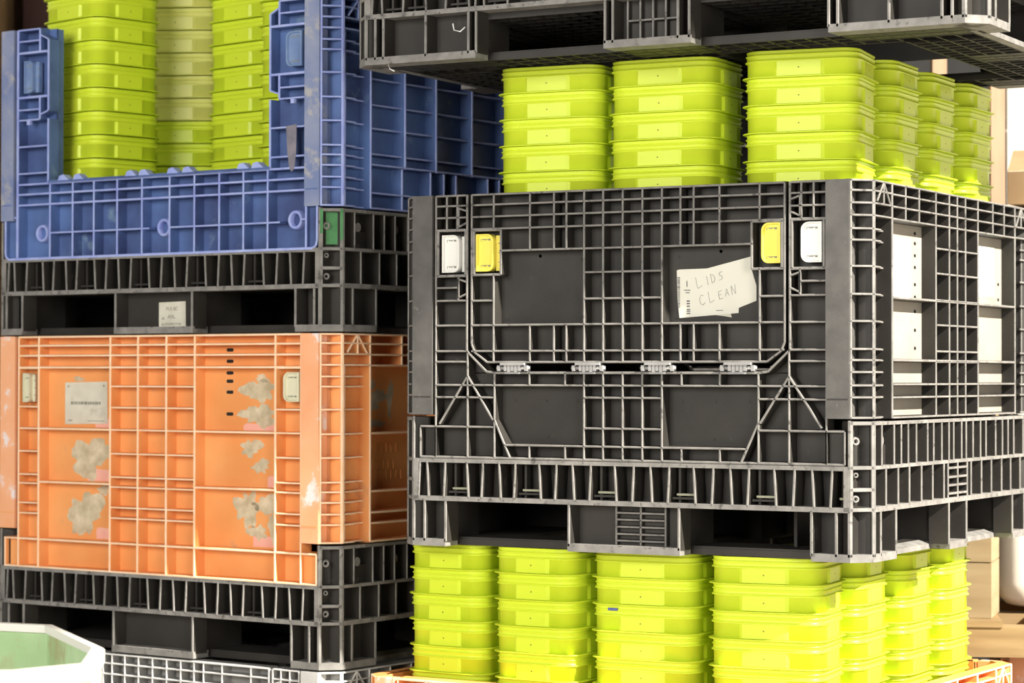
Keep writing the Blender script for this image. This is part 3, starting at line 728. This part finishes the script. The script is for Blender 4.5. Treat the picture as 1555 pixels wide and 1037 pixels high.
def pad(w, face_len, along_x, side):
    """raised name panel with bevelled ends on one side of the tub"""
    mb = MB(); off = ((TW if along_x else TL) - .024) / 2
    z0, z1, o = .0042, .0372, .0052
    def pt(s, oo, z): return (s, side * (off + oo), z) if along_x else (side * (off + oo), s, z)
    a, b = -w / 2, w / 2
    vs = [pt(a - .009, -.001, z0), pt(b + .009, -.001, z0), pt(b + .009, -.001, z1 + .001), pt(a - .009, -.001, z1 + .001), pt(a, o, z0), pt(b, o, z0), pt(b, o, z1 + .001), pt(a, o, z1 + .001)]
    mb.box8(vs, 0)
    mb.prism([(.0022 * math.cos(t), .023 + .0018 * math.sin(t)) for t in [k * math.pi / 3 for k in range(6)]], o - .0005, o + .0003, lambda s, z, q: pt(s, q, z), 1)
    return mb
def tub_meshes(mat):
    return (body.mesh('body', [mat]), rim.mesh('rim', [mat]),
            [pad(.104, TL, True, -1).mesh('label_panel', [mat, LIME_DOT]), pad(.104, TL, True, 1).mesh('label_panel', [mat, LIME_DOT]),
             pad(.084, TW, False, -1).mesh('label_panel', [mat, LIME_DOT]), pad(.084, TW, False, 1).mesh('label_panel', [mat, LIME_DOT])])
def proto_tub(mat):
    bm_, rm_, pads = tub_meshes(mat)
    t = empty('tub', (0, 0, 0)); link('body', bm_, t); link('rim', rm_, t)
    for p in pads: link('label_panel', p, t)
    return t
def dup(src):
    r = src.copy(); COL.objects.link(r)
    for chd in list(src.children):
        q = chd.copy(); COL.objects.link(q); q.parent = r
    return r
LIME_P, FADE_P = proto_tub(LIME), proto_tub(FADED)
used = set()
ORD = ['topmost', 'second from the top', 'third from the top', 'fourth from the top', 'fifth from the top', 'sixth from the top', 'seventh from the top', 'eighth from the top', 'ninth from the top', 'tenth from the top', 'eleventh from the top']
def stack(x, y, yaw, top, n, where, group, pitch=PITCH, faded=lambda z: False, rnd=None, turn=0):
    out = []
    for k in range(n):
        z = top - .0645 - k * pitch                    # relative to the camera's height
        src = FADE_P if faded(z) else LIME_P
        t = src if src not in used else dup(src); used.add(src)
        jit = random.uniform(-.6, .6)
        t.location = (x + random.uniform(-.0012, .0012), y + random.uniform(-.0012, .0012), CAM_Z + z)
        t.rotation_euler = (0, 0, -math.radians(yaw + turn + jit))
        tag(t, ('faded yellow-green' if src is FADE_P else 'lime') + ' tub, ' + ORD[k] + ' ' + where, 'tub', group)
        out.append(t)
    return out
GA = 'lime tubs standing above the black bin'
topA = .7570
stack(.133, 6.072, 25, topA, 6, 'of the leftmost stack in the black bin', GA)
stack(.400, 5.925, 27, topA, 6, 'of the second stack along the black bin front', GA)
stack(.703, 5.757, 21, topA, 6, 'of the black bin front corner stack', GA)
stack(.838, 5.985, 28, topA, 6, 'of the stack right behind the corner one, black bin', GA)
stack(.968, 6.218, 29, topA, 6, 'of the next-to-last stack along the black bin side', GA)
stack(1.104, 6.446, 29, topA, 6, 'of the farthest right stack in the black bin', GA)
GE = 'lime tubs under the black bin'
topE = -.4185
stack(-.095, 6.249, 33, topE, 7, 'of the leftmost stack under the black bin', GE, turn=90)
stack(.120, 6.100, 32, topE, 7, 'of the second stack under the black bin front', GE, turn=90)
e3 = stack(.362, 5.955, 27, topE, 7, 'of the third stack under the black bin front', GE)
stack(.628, 5.795, 22, topE, 7, 'of the corner stack under the black bin', GE)
stack(.762, 6.020, 27, topE, 7, 'of the stack behind the corner, under black bin', GE)
stack(.910, 6.242, 28, topE, 7, 'of the next-to-last right stack under the black bin', GE)
stack(1.047, 6.469, 28, topE, 7, 'of the farthest right stack under the black bin', GE)
mb = MB(); mb.box(-.085, -.060, -(TW - .024) / 2 - .0065, -(TW - .024) / 2 - .0020, .052, .058)
mb.build('blue_tag', TAGB, e3[2], 'tiny blue tag')
GU = 'lime tubs in the blue bin'
topU = 1.1450
PU = .0665
stack(-1.185, 7.060, 45, topU, 10, 'of the leftmost stack in the blue bin', GU, PU)
stack(-.980, 7.290, 5, topU, 10, 'of the second stack in the blue bin', GU, PU, faded=lambda z: z > .74)
stack(-.706, 7.050, 42, topU, 10, 'of the third stack in the blue bin', GU, PU)
stack(-.530, 6.745, 32, topU + .012, 10, 'of the stack by the blue right post', GU, PU)

# ================================================================== CREAM OCTAGON BIN, front left
def octo():
    root = empty('octagonal_carton', (-1.28, 4.72, 0)); tag(root, 'cream octagonal carton with green inside, front left below the orange bin', 'carton')
    out = [(-.86, 4.285), (-.752, 4.385), (-.778, 4.66), (-.952, 5.085), (-1.07, 5.135), (-1.55, 5.14), (-1.76, 4.95), (-1.80, 4.52), (-1.66, 4.29)]
    out = [(x + 1.28, y - 4.72) for x, y in out]
    inn = [(x * .975, y * .970) for x, y in out]
    top = 1.105
    mb = MB()
    zz = lambda poly, z: [Vector((x, y, z)) for x, y in poly]
    mb.loft([zz(out, 0), zz(out, top - .02)], 0, True, False, smooth=False); mb.build('wall', KRAFT, root)
    mb = MB(); mb.loft([zz(inn, .02), zz(inn, top - .01)], 0, True, False, smooth=False); mb.build('liner', LINER, root, 'green inner face of the carton')
    mb = MB()
    o2 = [(x * 1.012, y * 1.012) for x, y in out]; i2 = [(x * .965, y * .960) for x, y in out]
    mb.loft([zz(o2, top - .028), zz(o2, top - .004), zz(out, top), zz(i2, top), zz(i2, top - .016), zz(o2, top - .028)], 0, smooth=False)
    mb.build('rim', RIMW, root, 'white worn rim')
octo()

# ================================================================== BACKGROUND
mb = MB(); mb.box(-9, 9, -6, 11.2, -.05, 0); structure(mb.build('floor', CONC))
mb = MB(); mb.box(-9, 9, 11.0, 11.2, 0, 6.5); structure(mb.build('wall_back', WALLM))
# unseen right-hand wall, added with an opening shaped to limit the sun
mb = MB(); x0, x1 = 3.2, 3.4; top = 5.35
mb.box(x0, x1, -6, -1.5, 0, 10); mb.box(x0, x1, 10.6, 11, 0, 10); mb.box(x0, x1, -1.5, 10.6, top, 10)
structure(mb.build('wall_right', WALLM))

# further black bins added behind the right stack to darken the gaps
for i, (ox, oy, oz, lb) in enumerate(((.93, 7.50, -.7575, 'black bulk bin added to darken the gap behind the right stack, bottom one'), (.93, 7.50, .110, 'black bulk bin added to darken the gap behind the right stack, middle one'), (.93, 7.50, .978, 'black bulk bin added to darken the gap behind the right stack, top one'))):
    make_bin('bulk_bin', (ox, oy, oz), YAW_R, 1.155, 1.208, 'black', 'black', 'panel', 'label', lb)

# orange bin, pallet, white tank, crate at the right edge
make_bin('bulk_bin', (2.36, 6.176, -.755), .55, 1.155, 1.11, 'orange', 'black', 'panel', 'label', 'orange bulk bin at the far right under the wooden pallet')
pal = empty('wooden_pallet', (1.87, 6.98, .8675), -.12); tag(pal, 'pale wooden pallet at the right edge under the white tank', 'pallet')
for yy in (-.40, 0, .40):
    mb = MB(); mb.box(-.60, .60, yy - .045, yy + .045, 0, .080); mb.build('stringer', PINE, pal)
for i in range(6):
    mb = MB(); xx = -.60 + i * .22; mb.box(xx, xx + .10, -.45, .45, .0805, .0965); mb.build('deck_board', PINE, pal)
def lathe(mb, prof, seg=40, mi=0):
    mb.loft([[Vector((r * math.cos(2 * math.pi * k / seg), r * math.sin(2 * math.pi * k / seg), z)) for k in range(seg)] for r, z in prof], mi, True, True)
tk = empty('tank', (1.73, 7.20, .965), -.2); tag(tk, 'white square plastic tank with rounded corners standing on the wooden pallet', 'tank')
def rr_loop(hx, hy, r, z, seg=8):
    return [Vector((sx * (hx - r) + r * math.cos(math.radians(a0 + 90 * j / seg)), sy * (hy - r) + r * math.sin(math.radians(a0 + 90 * j / seg)), z))
            for (sx, sy, a0) in ((1, -1, -90), (1, 1, 0), (-1, 1, 90), (-1, -1, 180)) for j in range(seg + 1)]
mb = MB(); mb.loft([rr_loop(h, h, .07, z) for h, z in ((.25, 0), (.275, .008), (.293, .03), (.30, .07), (.30, 1.06), (.29, 1.10), (.25, 1.13))], 0, True, True); mb.build('shell', TANKM, tk)
mb = MB(); lathe(mb, [(.10, 1.128), (.10, 1.150), (.09, 1.158)], 24); mb.build('lid', TANKM, tk)
cb = empty('cardboard_box', (1.715, 7.19, 2.1235), -.45); tag(cb, 'brown cardboard box with a raised flap behind the farthest lime tubs', 'box')
mb = MB(); mb.box(-.22, .22, -.17, .17, 0, .095); mb.build('carton', CARD, cb)
mb = MB(); mb.box8([(-.22, -.17, .096), (.22, -.17, .096), (.22, -.165, .098), (-.22, -.165, .098), (-.26, .05, .175), (.20, .05, .175), (.20, .055, .177), (-.26, .055, .177)]); mb.build('flap', CARD, cb)
cr = empty('wooden_crate', (1.262, 6.79, .965), -.30); tag(cr, 'plywood crate with gaps between boards, standing on the pallet beside the white tank', 'crate')
for i in range(4):
    mb = MB(); z0 = .0 + i * .152; mb.box(-.075, .075, -.10, .10, z0, z0 + .149); mb.build('board_course', PLY, cr)
for (x, y, h, lb) in ((1.32, 7.58, 2.75, 'slim wooden post seen above the lime tubs'), (1.50, 7.58, 2.60, 'pale brown post beside the cardboard box')):
    mb = MB(); mb.box(-.022, .022, -.022, .022, 0, h); o = mb.build('wooden_post', POSTW); o.location = (x, y, 0); tag(o, lb, 'post')
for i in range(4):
    mb = MB(); mb.box(-.40, .40, -.4, .4, 0, .835); o = mb.build('cardboard_box', DARK); o.location = (1.40, 9.3, i * .84)  # near-black cartons added to keep the background dark under the big bin
    tag(o, 'added near-black carton far behind the white tank, ' + ['lowest', 'second from the floor', 'third from the floor', 'topmost'][i], 'box', 'added near-black cartons behind the white tank')
# carton stack at the far left
for i in range(4):
    mb = MB(); mb.box(-.55, .55, -.5, .5, 0, .895); o = mb.build('cardboard_box', CARD2); o.location = (-2.42, 9.2, i * .90)
    tag(o, 'tall brown carton at the far left edge, ' + ['lowest', 'second from the floor', 'third from the floor', 'topmost'][i], 'box', 'brown cartons at the far left edge')
for i in range(4):
    mb = MB(); mb.box(-.45, .45, -.4, .4, 0, .895); o = mb.build('cardboard_box', CARDD); o.location = (-1.35, 9.4, i * .90)
    tag(o, 'dark maroon carton behind the blue bin, ' + ['lowest', 'second from the floor', 'third from the floor', 'topmost'][i], 'box', 'dark cartons behind the blue bin')

# ================================================================== LIGHT
w = bpy.data.worlds.new('world'); scn.world = w; w.use_nodes = True
w.node_tree.nodes['Background'].inputs[0].default_value = (1.0, .97, .93, 1); w.node_tree.nodes['Background'].inputs[1].default_value = .10
def light(name, kind, loc, energy, color, rot=None, look=None, **k):
    l = bpy.data.lights.new(name, kind); l.energy = energy; l.color = color
    for a, b in k.items(): setattr(l, a, b)
    o = bpy.data.objects.new(name, l); COL.objects.link(o); o.location = loc
    if look is not None: o.rotation_euler = (Vector(look) - Vector(loc)).to_track_quat('-Z', 'Y').to_euler()
    return o
sd = Vector((.605, -.508, .60)).normalized()
light('sun', 'SUN', tuple(sd * 20), 14.0, (1.0, .93, .82), look=(0, 0, 0), angle=math.radians(1.0))
light('fill_left', 'AREA', (-5.0, -1.3, 3.6), 610, (1.0, .96, .90), look=(0, 6.2, 1.4), shape='RECTANGLE', size=5.5, size_y=3.6)  # broad fill lamp added at front left, no doorway modelled
light('fill_right', 'AREA', (2.3, -.6, 2.4), 150, (1.0, .95, .88), look=(-.4, 6.3, 1.3), shape='RECTANGLE', size=1.4, size_y=2.2)  # weak fill lamp added to brighten chamfers and right-hand faces

# ================================================================== CAMERA
cam = bpy.data.cameras.new('camera'); cam.sensor_width = 36; cam.lens = 3722.1 / 1555 * 36; cam.clip_end = 100
cam.dof.use_dof = True; cam.dof.focus_distance = 5.75; cam.dof.aperture_fstop = 4.0
co = bpy.data.objects.new('camera', cam); COL.objects.link(co)
co.matrix_world = Matrix.Translation((0, 0, CAM_Z)) @ (Matrix.Rotation(math.pi / 2 + .0143, 4, 'X') @ Matrix.Rotation(.0015, 4, 'Z'))
scn.camera = co
vs = scn.view_settings; vs.view_transform = 'Standard'; vs.look = 'None'; vs.gamma = 1; vs.use_curve_mapping = False; vs.exposure = 0.0
